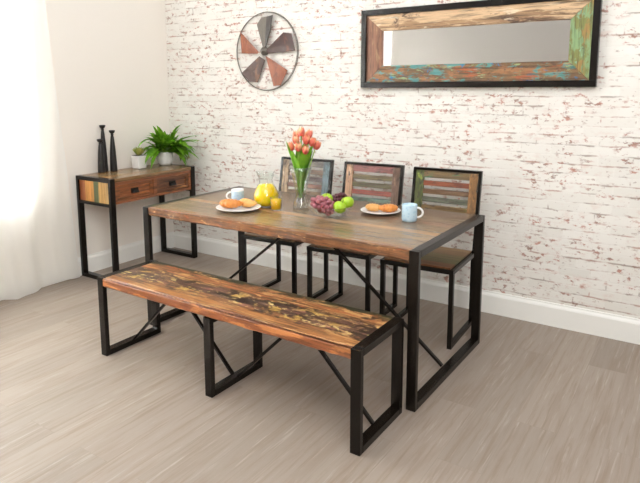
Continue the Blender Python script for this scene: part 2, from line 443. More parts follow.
for y in (-BD/2+.013, BD/2-.013-.004):
    b = bmesh.new(); box(b, xm-.0225, xm+.0225, y-.013, y+.013, 0, BH-.052, .003); finish(b, 'leg', M_metal, bn)
b = bmesh.new(); box(b, xm-.0225, xm+.0225, -BD/2+.027, BD/2-.031, 0, .032, .003); finish(b, 'foot_bar', M_metal, bn)
b = bmesh.new(); box(b, xm-.0225, xm+.0225, -BD/2+.027, BD/2-.031, BH-.08, BH-.052, .003); finish(b, 'top_bar', M_metal, bn)
for xa, xb in ((-BL/2+.045, xm-.02), (xm+.02, BL/2-.045)):
    xc = (xa+xb)/2
    for e, s in ((xa, -1), (xb, 1)):
        b = bmesh.new(); beam(b, (xc+s*.012, 0, BH-.055), (e, 0, .03), .018, .014); finish(b, 'brace', M_metal, bn)
    b = bmesh.new(); box(b, xc-.06, xc+.06, -.03, .03, BH-.06, BH-.05, .002); finish(b, 'brace_plate', M_metal, bn)

# ------------------------------------------------------------------ chairs
def make_chair(label, x, y, rz, pal, seed):
    """local: front towards -y, rear posts at +y"""
    W, D, H, SH = .441, .46, .955, .468
    r = thing('dining_chair', label, 'chair', (x, y, 0), rz, 'dining chairs along the brick wall')
    mt = .026
    lean = .085
    for s in (-1, 1):
        xx = s*(W/2-mt/2)
        b = bmesh.new(); box(b, xx-mt/2, xx+mt/2, -D/2+.004, -D/2+.004+mt, 0, SH-.028, .002); finish(b, 'leg', M_metal, r)
        b = bmesh.new(); box(b, xx-mt/2, xx+mt/2, D/2-mt, D/2, 0, SH, .002); finish(b, 'leg', M_metal, r)
        b = bmesh.new(); box(b, xx-mt/2, xx+mt/2, -D/2+.004+mt, D/2-mt, 0, mt, .002); finish(b, 'foot_bar', M_metal, r)
        xp = s*(W/2-.010); b = bmesh.new(); beam(b, (xp, D/2-mt/2, SH-.005), (xp, D/2-mt/2+lean, H-.005), .020, mt, .002); finish(b, 'back_post', M_metal, r)
    b = bmesh.new(); beam(b, (-W/2, D/2-mt/2+lean, H-.008), (W/2, D/2-mt/2+lean, H-.008), mt, .016, .002); finish(b, 'top_bar', M_metal, r)
    # seat frame and seat
    b = bmesh.new()
    box(b, -W/2, W/2, -D/2, -D/2+.022, SH-.03, SH-.004, .002); box(b, -W/2, W/2, D/2-.05, D/2-mt, SH-.03, SH-.004, .002)
    for s in (-1, 1): box(b, min(s*W/2, s*(W/2-.022)), max(s*W/2, s*(W/2-.022)), -D/2+.02, D/2-mt, SH-.03, SH-.004, .002)
    finish(b, 'seat_frame', M_metal, r)
    b = bmesh.new(); board(b, -W/2+.022, W/2-.022, -D/2+.012, D/2-mt, SH-.022, SH+.004, ('y0',), amp=.002, seed=seed, rnd=.004)
    finish(b, 'seat', wood('chair_seat_%d' % seed, pal['seat'], grain='x', across='y', span=(-D/2, D/2), contrast=.5, seed=seed, rough=.35), r)
    # backrest boards in the leaning plane
    z0, z1 = .655, H-.018
    def plane(b_):
        k = lean/(H-SH)
        for v in b_.verts: v.co.y = v.co.y + D/2-mt/2 + (v.co.z-SH)*k
        return b_
    xi = W/2-.021; st = .052; th = .011
    def brd(x0, x1, za, zb, nm, m, thk=th):
        b_ = bmesh.new(); box(b_, x0, x1, -thk, thk, za, zb, .003); plane(b_); return finish(b_, nm, m, r)
    brd(-xi, -xi+st, z0, z1, 'backrest_stile', pal['L'])
    brd(xi-st, xi, z0, z1, 'backrest_stile', pal['R'])
    g = .020; zt = .893; zb = .719
    brd(-xi+st, xi-st, zt, z1, 'backrest_rail', pal['T']); brd(-xi+st, xi-st, z0, zb, 'backrest_rail', pal['B'])
    h = (zt-zb-4*g)/3
    for k in range(3):
        za = zb+g+k*(h+g); brd(-xi+st-.001, xi-st+.001, za, za+h, 'backrest_slat', pal['S'][2-k], .007)
    b = bmesh.new(); beam(b, (-xi, D/2-mt/2+lean*(z0-SH-.012)/(H-SH), z0-.012), (xi, D/2-mt/2+lean*(z0-SH-.012)/(H-SH), z0-.012), mt, .02, .002)
    finish(b, 'lower_bar', M_metal, r)
    return r
def pw(name, c, patches=(), grain='x', seed=0, contrast=.55):
    return wood(name, [c], grain=grain, across='z' if grain == 'x' else 'x', span=(-2, 2), contrast=contrast, seed=seed,
                patches=[(pc, d, (9, 26), None) for pc, d in patches]+[('#3e3228', .44, (14, 40), None)], rough=.5)
pal1 = dict(seat=['#8a6a48', '#6f5d48', '#9a7a55', '#7a6a50'],
            L=pw('faded_beige_paint', '#b49a7c', [('#7d6a55', .5), ('#d8c8ae', .4)], 'z', 1),
            R=pw('blue_grey_paint', '#6d7f84', [('#4f5a5c', .5), ('#94a4a4', .38)], 'z', 2),
            T=pw('grey_brown_paint', '#6f6860', [('#8c8478', .45), ('#4c443c', .4)], 'x', 3),
            B=pw('brown_paint_dull', '#7a6652', [('#5c4a3a', .45)], 'x', 4),
            S=[pw('slat_brown', '#6a5546', [('#8a7260', .4)], 'x', 5), pw('slat_greybrown', '#5a4c48', [('#7a6a60', .4)], 'x', 6), pw('slat_redbrown', '#7d5a4a', [('#9a7a64', .4)], 'x', 7)])
pal2 = dict(seat=['#7a5a40', '#93704c', '#6f5f48', '#8a6a4c'],
            L=pw('pinkish_tan_paint', '#a98264', [('#c8a88a', .42), ('#7d5040', .4)], 'z', 8),
            R=pw('umber_paint', '#6a5142', [('#8a6c56', .4), ('#4a362c', .4)], 'z', 9),
            T=pw('plum_red_paint', '#8a5650', [('#b07a6c', .42), ('#5c4038', .42)], 'x', 10),
            B=pw('teal_green_paint', '#64776a', [('#8a9a88', .42), ('#5a4a38', .45)], 'x', 11),
            S=[pw('slat_olive', '#76684a', [('#9a8c68', .4)], 'x', 12), pw('slat_olive_dark', '#645a40', [('#8a7c5a', .4)], 'x', 13), pw('slat_red', '#8c4636', [('#a86a50', .4)], 'x', 14)])
pal3 = dict(seat=['#8a5a38', '#6f6a40', '#7d7048', '#8a6a48', '#9a7a52'],
            L=pw('moss_green_paint', '#56612a', [('#8a9a34', .43), ('#2c2a1c', .45), ('#2e7a86', .33)], 'z', 15),
            R=pw('ochre_paint', '#8e6538', [('#6a4e2e', .45), ('#a87a44', .42)], 'z', 16),
            T=pw('brown_green_paint', '#77603c', [('#3f6a48', .42), ('#4a3a26', .42)], 'x', 17),
            B=pw('olive_brown_paint', '#7c6238', [('#7a7a34', .42), ('#5a4426', .42)], 'x', 18),
            S=[pw('slat_rust', '#8c4a2c', [('#6a3622', .42)], 'x', 19), pw('slat_mid_brown', '#705236', [('#8a7048', .4)], 'x', 20), pw('slat_grey_green', '#5f6250', [('#7a6a50', .42)], 'x', 21)])
make_chair('reclaimed wood chair with blue-grey right stile, partly behind the tulip vase', 1.627, -.470, .045, pal1, 1)
make_chair('reclaimed wood chair with plum-red top rail, middle of three along brick wall', 2.176, -.470, .045, pal2, 2)
make_chair('reclaimed wood chair with moss-green left stile, nearest the right table end', 2.699, -.470, .05, pal3, 3)

# ------------------------------------------------------------------ console table
QL, QD, QH = .886, .414, .808
qx, qy = .018, -1.022
q = thing('console_table', 'narrow reclaimed wood console with two drawers and black steel frame by left wall', 'console table', (qx+QD/2, qy+QL/2, 0))
ZB = .612; mt = .045
Mq_top = wood('console_top', [(0, '#9c7040'), (.3, '#86704a'), (.55, '#a07a4a'), (.8, '#8a6a44')], grain='y', across='x', span=(-QD/2, QD/2), contrast=.5, seed=11, rough=.27, coat=.2)
Mq_front = wood('console_front', ['#8f5530'], grain='y', across='z', span=(-1, 1), contrast=.7, seed=12, rough=.4, patches=[('#b87840', .42, (3, 26), None), ('#5c2e18', .42, (3, 26), None)])
Mq_draw = wood('drawer_front', ['#8a5028'], grain='y', across='z', span=(-1, 1), contrast=.7, seed=13, rough=.4, patches=[('#b06a34', .46, (4, 30), None), ('#4e2a16', .38, (3, 24), None)])
Mq_draw2 = wood('drawer_front_dark', ['#6e4226'], grain='y', across='z', span=(-1, 1), contrast=.7, seed=14, rough=.4, patches=[('#a8703a', .44, (4, 30), None), ('#3e2214', .42, (3, 24), None)])
Mq_end = wood('console_end', [(0, '#8a4a24'), (.16, '#c48a48'), (.48, '#55603f'), (.66, '#bb9052'), (.9, '#c09a62')], grain='z', across='x', span=(-QD/2+.045, QD/2-.045), contrast=.55, seed=15, wob=.006, rough=.4)
for s in (-1, 1):
    yy = s*(QL/2-mt/2)
    for x in (-QD/2+.014, QD/2-.014):
        b = bmesh.new(); box(b, x-.014, x+.014, yy-mt/2, yy+mt/2, 0, QH, .003); finish(b, 'leg', M_metal, q)
    b = bmesh.new(); box(b, -QD/2+.028, QD/2-.028, yy-mt/2, yy+mt/2, QH-.03, QH, .003); finish(b, 'top_bar', M_metal, q)
    b = bmesh.new(); box(b, -QD/2+.028, QD/2-.028, yy-mt/2, yy+mt/2, ZB-.018, ZB+.006, .003); finish(b, 'side_bar', M_metal, q)
    b = bmesh.new(); box(b, -QD/2+.028, QD/2-.028, yy-mt/2, yy+mt/2, 0, .032, .003); finish(b, 'foot_bar', M_metal, q)
    b = bmesh.new(); box(b, -QD/2+.026, QD/2-.026, yy-.010, yy+.010, ZB, QH-.028, .001); finish(b, 'end_panel', Mq_end, q)
b = bmesh.new(); box(b, -QD/2+.004, QD/2-.002, -QL/2+mt, QL/2-mt, QH-.028, QH-.001, .004); finish(b, 'top_board', Mq_top, q)
b = bmesh.new()
fx = QD/2-.028; fy = QL/2-mt
box(b, fx, fx+.02, -fy, fy, QH-.052, QH-.029, .001); box(b, fx, fx+.02, -fy, fy, ZB, ZB+.02, .001)
for a, c_ in ((-fy, -fy+.022), (-.018, .018), (fy-.022, fy)): box(b, fx, fx+.02, a, c_, ZB+.02, QH-.052, .001)
box(b, -QD/2+.01, -QD/2+.025, -fy, fy, ZB, QH-.03, .001); box(b, -QD/2+.01, fx, -fy, fy, ZB, ZB+.012, .001)
finish(b, 'body', Mq_front, q)
for (a, c_), mm in (((-fy+.022, -.018), Mq_draw), ((.018, fy-.022), Mq_draw2)):
    b = bmesh.new(); z0, z1 = ZB+.022, QH-.054; a += .002; c_ -= .002
    box(b, fx-.3, fx+.004, a+.02, c_-.02, z0+.01, z1-.01)
    box(b, fx+.002, fx+.014, a, c_, z1-.022, z1, .002); box(b, fx+.002, fx+.014, a, c_, z0, z0+.022, .002)
    box(b, fx+.002, fx+.014, a, a+.028, z0+.022, z1-.022, .002); box(b, fx+.002, fx+.014, c_-.028, c_, z0+.022, z1-.022, .002)
    d = finish(b, 'drawer', mm, q)
    # cup pull on a back plate
    b = bmesh.new(); yc = (a+c_)/2; zc = (z0+z1)/2-.004
    box(b, fx+.004, fx+.008, yc-.036, yc+.036, zc-.016, zc+.022, .0015)
    NS = 14
    for rr, rev in ((.030, 0),):
        rings = []
        for i in range(6):
            ph = PI/2*i/5; xx = fx+.008+.024*math.sin(ph); zz = zc+.014-.0*ph; wv = .034*math.cos(ph*.55)
            rings.append([b.verts.new((fx+.008+.022*math.sin(ph), yc-wv+2*wv*k/NS, zc-.012+.026*math.cos(ph)*(math.sin(PI*k/NS)**.4 if 0 < k < NS else 0))) for k in range(NS+1)])
        for i in range(5):
            for k in range(NS): b.faces.new((rings[i][k], rings[i][k+1], rings[i+1][k+1], rings[i+1][k]))
    bmesh.ops.remove_doubles(b, verts=b.verts, dist=1e-5)
    finish(b, 'handle', M_metal, d, False)

# ------------------------------------------------------------------ candle holders on the console
def candlestick(label, x, y, h):
    r = thing('candle_holder', label, 'candle holder', (x, y, QH), 0, 'black candle holders on the console')
    b = bmesh.new()
    lathe(b, [(0, 0), (.029, 0), (.0292, .006), (.026, h*.3), (.0205, h*.6), (.014, h*.82), (.0105, h-.040), (.012, h-.034), (.0105, h-.029), (0, h-.029)], 24)
    finish(b, 'stem', M_candle, r, True)
    b = bmesh.new()
    lathe(b, [(0, h-.030), (.010, h-.028), (.019, h-.019), (.0245, h-.006), (.0235, h), (.018, h), (.013, h-.012), (0, h-.014)], 24)
    finish(b, 'cup', M_candle, r, True)
M_candle = plain('matt_black_wood', '#1d1b1a', .35, var=.3, col2='#38322e')
candlestick('shortest of the three black tapered candle holders on the console', .064, -.812, .268)
candlestick('tallest black tapered candle holder, standing between the two shorter ones', .030, -.756, .375)
candlestick('black tapered candle holder of middle height, nearest the potted plants', .082, -.706, .332)

# ------------------------------------------------------------------ potted plants
def leaf_mat(name, c1, c2, tr_=.35):
    t = NT(name); co = t.n('ShaderNodeTexCoord').outputs['Object']
    n_ = t.noise(co, 18, 4)
    t.put(t.b.inputs['Base Color'], t.mix(t.step(n_, .35, .65), lin(c1), lin(c2)))
    t.b.inputs['Roughness'].default_value = .42
    tl = t.n('ShaderNodeBsdfTranslucent'); tl.inputs[0].default_value = lin(c2)
    ms = t.n('ShaderNodeMixShader'); ms.inputs[0].default_value = tr_
    t.t.links.new(t.b.outputs[0], ms.inputs[1]); t.t.links.new(tl.outputs[0], ms.inputs[2]); t.t.links.new(ms.outputs[0], t.out.inputs[0])
    return t.m
def blade(bm, p0, dirv, L, wd, droop, seg=7, fold=.25, lobes=0, wall=True):
    """arching leaf blade, two facets across"""
    d = Vector(dirv).normalized(); side = d.cross(Vector((0, 0, 1)))
    side = side.normalized() if side.length > .05 else Vector((1, 0, 0))
    p = Vector(p0); rows = []
    for i in range(seg+1):
        f = i/seg
        w_ = wd*(math.sin(PI*min(1, f*.88+.10))**.8)*(1 if not lobes else (1 if i % 2 else .62))
        if i == seg: w_ = wd*.03
        up = side.cross(d).normalized()
        rows.append([bm.verts.new(p-side*w_+up*w_*fold), bm.verts.new(p), bm.verts.new(p+side*w_+up*w_*fold)])
        d = (d + Vector((0, 0, -1))*droop/seg).normalized(); p = p + d*L/seg
    for i in range(seg):
        for k in range(2): bm.faces.new((rows[i][k], rows[i][k+1], rows[i+1][k+1], rows[i+1][k]))
M_soil = plain('potting_soil', '#3a2a1e', .95, var=.5)
M_fern = leaf_mat('fern_leaf', '#3c7a14', '#84ba30'); M_succ = leaf_mat('succulent_leaf', '#7a9a3a', '#c0b86a', .15)
r = thing('potted_fern', 'bushy bright green leafy plant in a white pot on the console', 'potted plant', (.150, -.210, QH))
b = bmesh.new(); lathe(b, [(0, 0), (.048, 0), (.062, .02), (.070, .06), (.068, .105), (.064, .118), (.058, .118), (.060, .1), (0, .098)], 32)
finish(b, 'pot', M_white, r, True)
b = bmesh.new(); lathe(b, [(0, .099), (.04, .106), (.0585, .101), (.058, .0985), (0, .0982)], 20); finish(b, 'soil', M_soil, r, True)
random.seed(4); b = bmesh.new()
for i in range(230):
    a = random.uniform(-PI*.80, PI*.42)+.1      # mostly away from the two walls
    el = random.uniform(.45, 1.45); L = random.uniform(.24, .40)*(.80 if el > 1.15 else 1)
    dx, dy = math.cos(a), math.sin(a); dr = random.uniform(.7, 2.3)
    if -2.5 < a < -1.35: L *= .62
    L *= 1.08
    if abs(a+.62) < .42: el = max(el, .95); L *= .62; dr = min(dr, 1.2)
    st = Vector((.03*dx+random.uniform(-.02, .02), .03*dy+random.uniform(-.02, .02), .1))
    if dy > .2: L *= .55
    if dx < -.2: L *= .5
    blade(b, st, (math.cos(el)*dx, math.cos(el)*dy, math.sin(el)), L, random.uniform(.018, .032), dr, 9, .3, lobes=i % 3 != 0)
for v in b.verts:
    if v.co.z < 0: v.co.z = abs(v.co.z)*.2+.004
    v.co.y = min(v.co.y, .165); v.co.x = max(v.co.x, -.115)
finish(b, 'foliage', M_fern, r, True)
r = thing('potted_succulent', 'small square white pot with a short pale green plant', 'potted plant', (.125, -.478, QH))
b = bmesh.new()
box(b, -.049, .049, -.049, .049, 0, .108, .008)
for v in b.verts:
    k = .86+.14*v.co.z/.108; v.co.x *= k; v.co.y *= k
finish(b, 'pot', M_white, r)
b = bmesh.new(); box(b, -.040, .040, -.040, .040, .1075, .111, .001); finish(b, 'soil', M_soil, r)
b = bmesh.new()
for i in range(26):
    a = i*2.4; el = .5+i*.035
    blade(b, (.012*math.cos(a), .012*math.sin(a), .108), (math.cos(el)*math.cos(a), math.cos(el)*math.sin(a), math.sin(el)), .075, .0100, -.5, 5, .5)
finish(b, 'foliage', M_succ, r, True)

# ------------------------------------------------------------------ wall mirror
mz0, mH, mL_ = 1.4653, .529, 1.5004
mr = thing('wall_mirror', 'long mirror in a reclaimed painted wood frame with black metal rim on brick wall', 'mirror', (1.9841+mL_/2, 0, mz0))
b = bmesh.new(); h2 = mL_/2; rim = .038
for (x0, x1, z0, z1) in ((-h2, h2, 0, rim), (-h2, h2, mH-rim, mH), (-h2, -h2+rim, rim, mH-rim), (h2-rim, h2, rim, mH-rim)):
    box(b, x0, x1, -.042, -.004, z0, z1, .002)
finish(b, 'metal_rim', M_metal, mr)
def frame_piece(poly, m, nm='frame_board', y0=-.030, y1=-.006):
    b = bmesh.new()
    A = [b.verts.new((x, y0, z)) for x, z in poly]; B = [b.verts.new((x, y1, z)) for x, z in poly]; n = len(poly)
    b.faces.new(A); b.faces.new(B)
    for k in range(n): b.faces.new((A[k], A[(k+1) % n], B[(k+1) % n], B[k]))
    bmesh.ops.bevel(b, geom=[e for e in b.edges if abs(e.verts[0].co.y-y0) < 1e-6 and abs(e.verts[1].co.y-y0) < 1e-6], offset=.003, segments=1, affect='EDGES')
    return finish(b, nm, m, mr)
L0, L1, Z0, Z1 = -h2+rim, h2-rim, rim, mH-rim
gx0, gx1, gz0, gz1 = 2.143-1.9841-h2, 3.330-1.9841-h2, .150, .383
Mf_t = wood('frame_top_wood', [(0, '#9c7a58'), (1, '#9c7a58')], grain='x', across='z', span=(0, 1), contrast=.7, seed=21, rough=.55, patches=[('#cfae88', .58, (2.5, 18), None), ('#5e4430', .42, (7, 10), None), ('#e0ceb0', .40, (3, 22), None)])
Mf_b = wood('frame_bottom_wood', [(0, '#80603e'), (1, '#80603e')], grain='x', across='z', span=(0, 1), contrast=.7, seed=22, rough=.55, patches=[('#9a6a44', .5, (7, 16), None), ('#55938f', .48, (9, 20), None), ('#2f78a8', .42, (12, 20), None), ('#93a878', .43, (10, 26), None), ('#5a4030', .42, (10, 22), None), ('#a8542c', .42, (4, 22), None)])
Mf_l = wood('frame_left_wood', [(0, '#8c6048'), (1, '#8c6048')], grain='z', across='x', span=(-1, 1), contrast=.6, seed=23, rough=.55, patches=[('#a5805c', .48, (3, 16), None), ('#6a4434', .42, (3, 20), None)])
Mf_r = wood('frame_right_wood', [(0, '#7d7f45'), (1, '#7d7f45')], grain='z', across='x', span=(-1, 1), contrast=.5, seed=24, rough=.55, patches=[('#84a070', .52, (6, 16), None), ('#86bda0', .43, (10, 18), None), ('#9c7c44', .47, (7, 20), None), ('#5c3a24', .38, (14, 20), None)])
frame_piece([(L0, Z1), (gx0, gz1), (gx1, gz1), (L1, Z1)], Mf_t)['label'] = 'pale weathered brown board'
frame_piece([(L0, Z0), (gx0, gz0), (gx1, gz0), (L1, Z0)], Mf_b)['label'] = 'brown board with teal and blue paint'
frame_piece([(L0, Z0), (gx0, gz0), (gx0, gz1), (L0, Z1)], Mf_l)['label'] = 'reddish brown board'
frame_piece([(L1, Z0), (gx1, gz0), (gx1, gz1), (L1, Z1)], Mf_r)['label'] = 'board with green and turquoise paint'
g = NT('mirror_silver'); g.b.inputs['Metallic'].default_value = 1; g.b.inputs['Roughness'].default_value = .02; g.b.inputs['Base Color'].default_value = lin('#E8E8EA')
b = bmesh.new(); box(b, gx0-.005, gx1+.005, -.016, -.008, gz0-.005, gz1+.005); finish(b, 'mirror_glass', g.m, mr)

# ------------------------------------------------------------------ wall fan decoration
FC = (1.1307, 1.7493); FR = .3053
fr = thing('wall_fan', 'round metal fan wall decoration with five rusty blades in a wire ring', 'wall decoration', (FC[0], 0, FC[1]))
M_wire = plain('wire_steel', '#7d766c', .4, metal=.4, var=.3)
b = bmesh.new()
for rr, yy, th in ((FR-.004, -.012, .0036), (FR-.007, -.022, .0026)):
    tube(b, [(rr*math.cos(2*PI*k/64), yy, rr*math.sin(2*PI*k/64)) for k in range(65)], th, 8, False)
finish(b, 'wire_ring', M_wire, fr, True)
for k in range(5):
    a = 2*PI*k/5+.25; b = bmesh.new()
    tube(b, [((FR-.006)*math.cos(a), -.010, (FR-.006)*math.sin(a)), ((FR-.007)*math.cos(a), -.022, (FR-.007)*math.sin(a))], .003, 6)
    finish(b, 'wire_support', M_wire, fr, True)
def rust(name, c, c2, seed):
    return wood(name, [c], grain='z', across='x', span=(-1, 1), contrast=.3, seed=seed, rough=.5, patches=[(c2, .45, (6, 8), None)], bumpk=.05)
blades = [([(-.022, .03), (-.085, .211), (-.036, .262), (.083, .270), (.060, .161), (.006, .028)], rust('blade_grey', '#6e665c', '#8d8376', 31), 'grey-brown blade'),
          ([(.006, .012), (.170, .138), (.248, .126), (.290, -.004), (.203, -.010), (.030, -.018)], rust('blade_plum', '#4a342e', '#7a4e3c', 32), 'dark plum-brown blade'),
          ([(.004, -.034), (.068, -.067), (.205, -.148), (.147, -.261), (.083, -.268)], rust('blade_rust', '#94563a', '#6e3e2a', 33), 'rust-orange blade'),
          ([(-.060, -.034), (-.236, -.162), (-.170, -.230), (-.084, -.238), (-.004, -.065)], rust('blade_dark', '#503a32', '#7a5640', 34), 'dark brown blade with tan marks'),
          ([(-.068, .002), (-.241, .163), (-.245, -.006), (-.078, -.014)], rust('blade_orange', '#925238', '#a4643e', 35), 'rust-orange blade')]
for pts, m, lb in blades:
    b = bmesh.new(); cx_ = sum(p[0] for p in pts)/len(pts); cz_ = sum(p[1] for p in pts)/len(pts)
    rad = Vector((cx_, cz_)).normalized(); tan = Vector((-rad.y, rad.x))
    def yoff(x, z): return -.030 + .10*(x*tan.x+z*tan.y)*min(1, math.hypot(x, z)/.2)
    A = [b.verts.new((x, yoff(x, z)-.0015, z)) for x, z in pts]; B = [b.verts.new((x, yoff(x, z)+.0015, z)) for x, z in pts]; n = len(pts)
    ca = b.verts.new((cx_, yoff(cx_, cz_)-.006, cz_)); cb_ = b.verts.new((cx_, yoff(cx_, cz_)-.003, cz_))
    for k in range(n):
        k2 = (k+1) % n
        b.faces.new((A[k], A[k2], ca)); b.faces.new((B[k], B[k2], cb_)); b.faces.new((A[k], A[k2], B[k2], B[k]))
    finish(b, 'blade', m, fr)['label'] = lb
# dark stripe on the top blade: a second folded plate
b = bmesh.new(); P_ = [(.004, .03), (.024, .262), (.083, .272), (.060, .161), (.012, .03)]
A = [b.verts.new((x, -.040, z)) for x, z in P_]; B = [b.verts.new((x, -.037, z)) for x, z in P_]
b.faces.new(A); b.faces.new(B)
for k in range(5): b.faces.new((A[k], A[(k+1) % 5], B[(k+1) % 5], B[k]))
finish(b, 'blade', rust('blade_black', '#38332e', '#4c443c', 36), fr)['label'] = 'near-black half blade'
b = bmesh.new()
lathe(b, [(0, .003), (.030, .003), (.034, .012), (.034, .028), (.026, .040), (.016, .046), (.014, .058), (.008, .062), (0, .063)], 24)
bmesh.ops.rotate(b, verts=b.verts, matrix=Matrix.Rotation(PI/2, 3, 'X'))
bmesh.ops.translate(b, verts=b.verts, vec=(-.015, 0, .004))
finish(b, 'hub', M_wire, fr, True)

# ------------------------------------------------------------------ tableware
TZ = TH-.0005
def glass_mat(name, col='#FFFFFF', ior=1.45):
    t = NT(name)      # thin-walled clear glass
    tp = t.n('ShaderNodeBsdfTransparent'); tp.inputs[0].default_value = lin(col)
    gl_ = t.n('ShaderNodeBsdfGlossy'); gl_.inputs['Roughness'].default_value = .02
    lw = t.n('ShaderNodeLayerWeight'); lw.inputs[0].default_value = .5
    ms = t.n('ShaderNodeMixShader'); t.put(ms.inputs[0], t.math('ADD', t.math('MULTIPLY', t.math('POWER', lw.outputs['Facing'], 3.5), .7), ior, True))
    t.t.links.new(tp.outputs[0], ms.inputs[1]); t.t.links.new(gl_.outputs[0], ms.inputs[2]); t.t.links.new(ms.outputs[0], t.out.inputs[0])
    return t.m
M_glass = glass_mat('clear_glass', '#FAFCFB', .03)
M_vase = glass_mat('vase_glass', '#F4F8F6', .14)
M_juice = plain('orange_juice', '#FFD200', .25, var=.03, col2='#f0a000', sss=.5)
M_plate = plain('white_china', '#E9E7E3', .15, var=.02)
def plate(label, x, y, R):
    o = bmesh.new(); lathe(o, [(0, .0), (R*.55, 0), (R*.6, .004), (R*.97, .016), (R, .019), (R*.985, .021), (R*.94, .0195), (R*.6, .009), (R*.5, .0065), (0, .006)], 48)
    p = finish(o, 'plate', M_plate, None, True, (x, y, TZ)); tag(p, label, 'plate', 'plates of pastries on the table'); return p
M_past = wood('pastry_crust', ['#d98a3e'], grain='x', across='y', span=(-1, 1), contrast=.15, seed=41, rough=.4, patches=[('#c06a24', .46, (30, 30), None), ('#f0bd78', .42, (22, 22), None)], bumpk=.1)
M_past2 = wood('pastry_pale', ['#e6ab62'], grain='x', across='y', span=(-1, 1), contrast=.15, seed=42, rough=.4, patches=[('#c98038', .42, (30, 30), None), ('#f2d090', .45, (22, 22), None)], bumpk=.1)
def croissant(label, x, y, z, rz, L=.12, R=.026, m=None, bend=.9):
    b = bmesh.new(); pts = []; rs = []
    n = 28
    for i in range(n+1):
        f = i/n*2-1; a = f*bend
        rc = L/2/math.sin(bend)
        pts.append((rc*math.sin(a), rc*(1-math.cos(a)), 0))
        env = (1-abs(f)**2.2)**.7
        rs.append(max(.004, R*env*(1+.20*abs(math.sin(f*PI*3.5)) - .12)))
    tube(b, pts, rs, 14)
    zm = R*.72
    for v in b.verts: v.co.z = v.co.z*.8; 
    lo = min(v.co.z for v in b.verts)
    for v in b.verts: v.co.z -= lo
    o = finish(b, 'croissant', m or M_past, None, True, (x, y, z)); o.rotation_euler = (0, 0, rz)
    tag(o, label, 'pastry', 'pastries on the plates'); return o
p1 = (1.772, -1.143)
plate('large white plate with croissants at the left front of the table', p1[0], p1[1], .135)
PZ = TZ+.0068
croissant('orange-brown croissant, the left one on the large white plate', p1[0]-.045, p1[1]-.022, PZ, .45, .135, .034, M_past)
croissant('paler golden croissant, the right one on the large white plate', p1[0]+.012, p1[1]+.058, PZ, -.2, .125, .031, M_past2, 1.0)
p2 = (2.518, -.768)
plate('white plate with small pastries beside the pale blue mug', p2[0], p2[1], .115)
croissant('golden yellow pastry, the left one on the smaller white plate', p2[0]-.040, p2[1]-.01, PZ, .2, .10, .027, M_past2, .7)
croissant('orange pastry, the right one on the smaller white plate', p2[0]+.048, p2[1]+.008, PZ, .6, .105, .030, M_past, .8)

def mug(label, x, y, R, H, rz, mb, mh):
    r_ = thing('mug', label, 'mug', (x, y, TZ), rz, 'mugs on the table')
    b = bmesh.new()
    lathe(b, [(0, 0), (R*.86, 0), (R*.95, .004), (R, .02), (R, H-.003), (R*.97, H), (R*.91, H-.003), (R*.90, .02), (R*.8, .010), (0, .010)], 40)
    finish(b, 'cup', mb, r_, True)
    b = bmesh.new(); pts = []
    for k in range(13):
        a = -PI/2+PI*k/12
        pts.append((R*.93+.032*math.cos(a), 0, H*.52+H*.29*math.sin(a)))
    tube(b, pts, .0058, 10); finish(b, 'handle', mh, r_, True)
def mug_mat(name, c1, c2, side):
    t = NT(name); co = t.n('ShaderNodeTexCoord').outputs['Object']
    sp = t.n('ShaderNodeSeparateXYZ'); t.put(sp.inputs[0], co)
    wv = t.n('ShaderNodeTexVoronoi'); t.put(wv.inputs[0], co); wv.inputs['Scale'].default_value = 75
    c = t.mix(t.math('MULTIPLY', t.step(wv.outputs[0], .25, .55), .5), lin(c1), lin(c2))
    if side:
        m = t.math('MULTIPLY', t.step(sp.outputs[1], .004, .010), t.math('MULTIPLY', t.step(sp.outputs[2], .008, .011), t.step(sp.outputs[2], .080, .077)))
        c = t.mix(m, lin('#F0F0EE'), c)
    t.put(t.b.inputs['Base Color'], c); t.b.inputs['Roughness'].default_value = .2
    return t.m
mug('white mug with pale blue patterned panel behind the croissant plate', 1.632, -.985, .040, .088, PI+.75, mug_mat('mug_panel', '#9db8cc', '#c4d4e0', True), M_white)
mug('pale blue patterned mug beside the plate of pastries', 2.738, -.862, .0415, .092, .35, mug_mat('mug_pale_blue', '#A9CBDD', '#D4E4EC', False), M_white)

# jug of juice
jg = thing('juice_jug', 'round glass jug half full of orange juice', 'jug', (1.845, -.968, TZ))
b = bmesh.new()
out = [(.0, .0), (.045, 0), (.064, .012), (.080, .045), (.079, .080), (.060, .118), (.045, .138), (.041, .165), (.050, .205), (.053, .212)]
inn = [(.0505, .211), (.047, .203), (.038, .165), (.042, .137), (.057, .117), (.076, .079), (.077, .045), (.061, .014), (.043, .005), (0, .005)]
lathe(b, out+inn, 40)
for v in b.verts:      # pouring lip towards -x
    if v.co.z > .19 and v.co.x < -.03: v.co.x -= (v.co.z-.19)*.6
finish(b, 'jug_body', M_glass, jg, True)
b = bmesh.new(); tube(b, [(.046, 0, .195), (.075, 0, .195), (.096, 0, .175), (.102, 0, .14), (.095, 0, .10), (.078, 0, .075)], .0055, 10)
finish(b, 'handle', M_glass, jg, True)
b = bmesh.new(); lathe(b, [(0, .0055), (.043, .0055), (.0608, .0145), (.0766, .045), (.0756, .079), (.0566, .117), (.0425, .134), (0, .134)], 40)
finish(b, 'juice', M_juice, jg, True)
gl = thing('juice_glass', 'short glass tumbler filled with orange juice next to the jug', 'glass', (1.965, -1.03, TZ))
b = bmesh.new(); lathe(b, [(0, 0), (.029, 0), (.031, .003), (.036, .078), (.0345, .078), (.0296, .008), (0, .007)], 32); finish(b, 'tumbler', M_glass, gl, True)
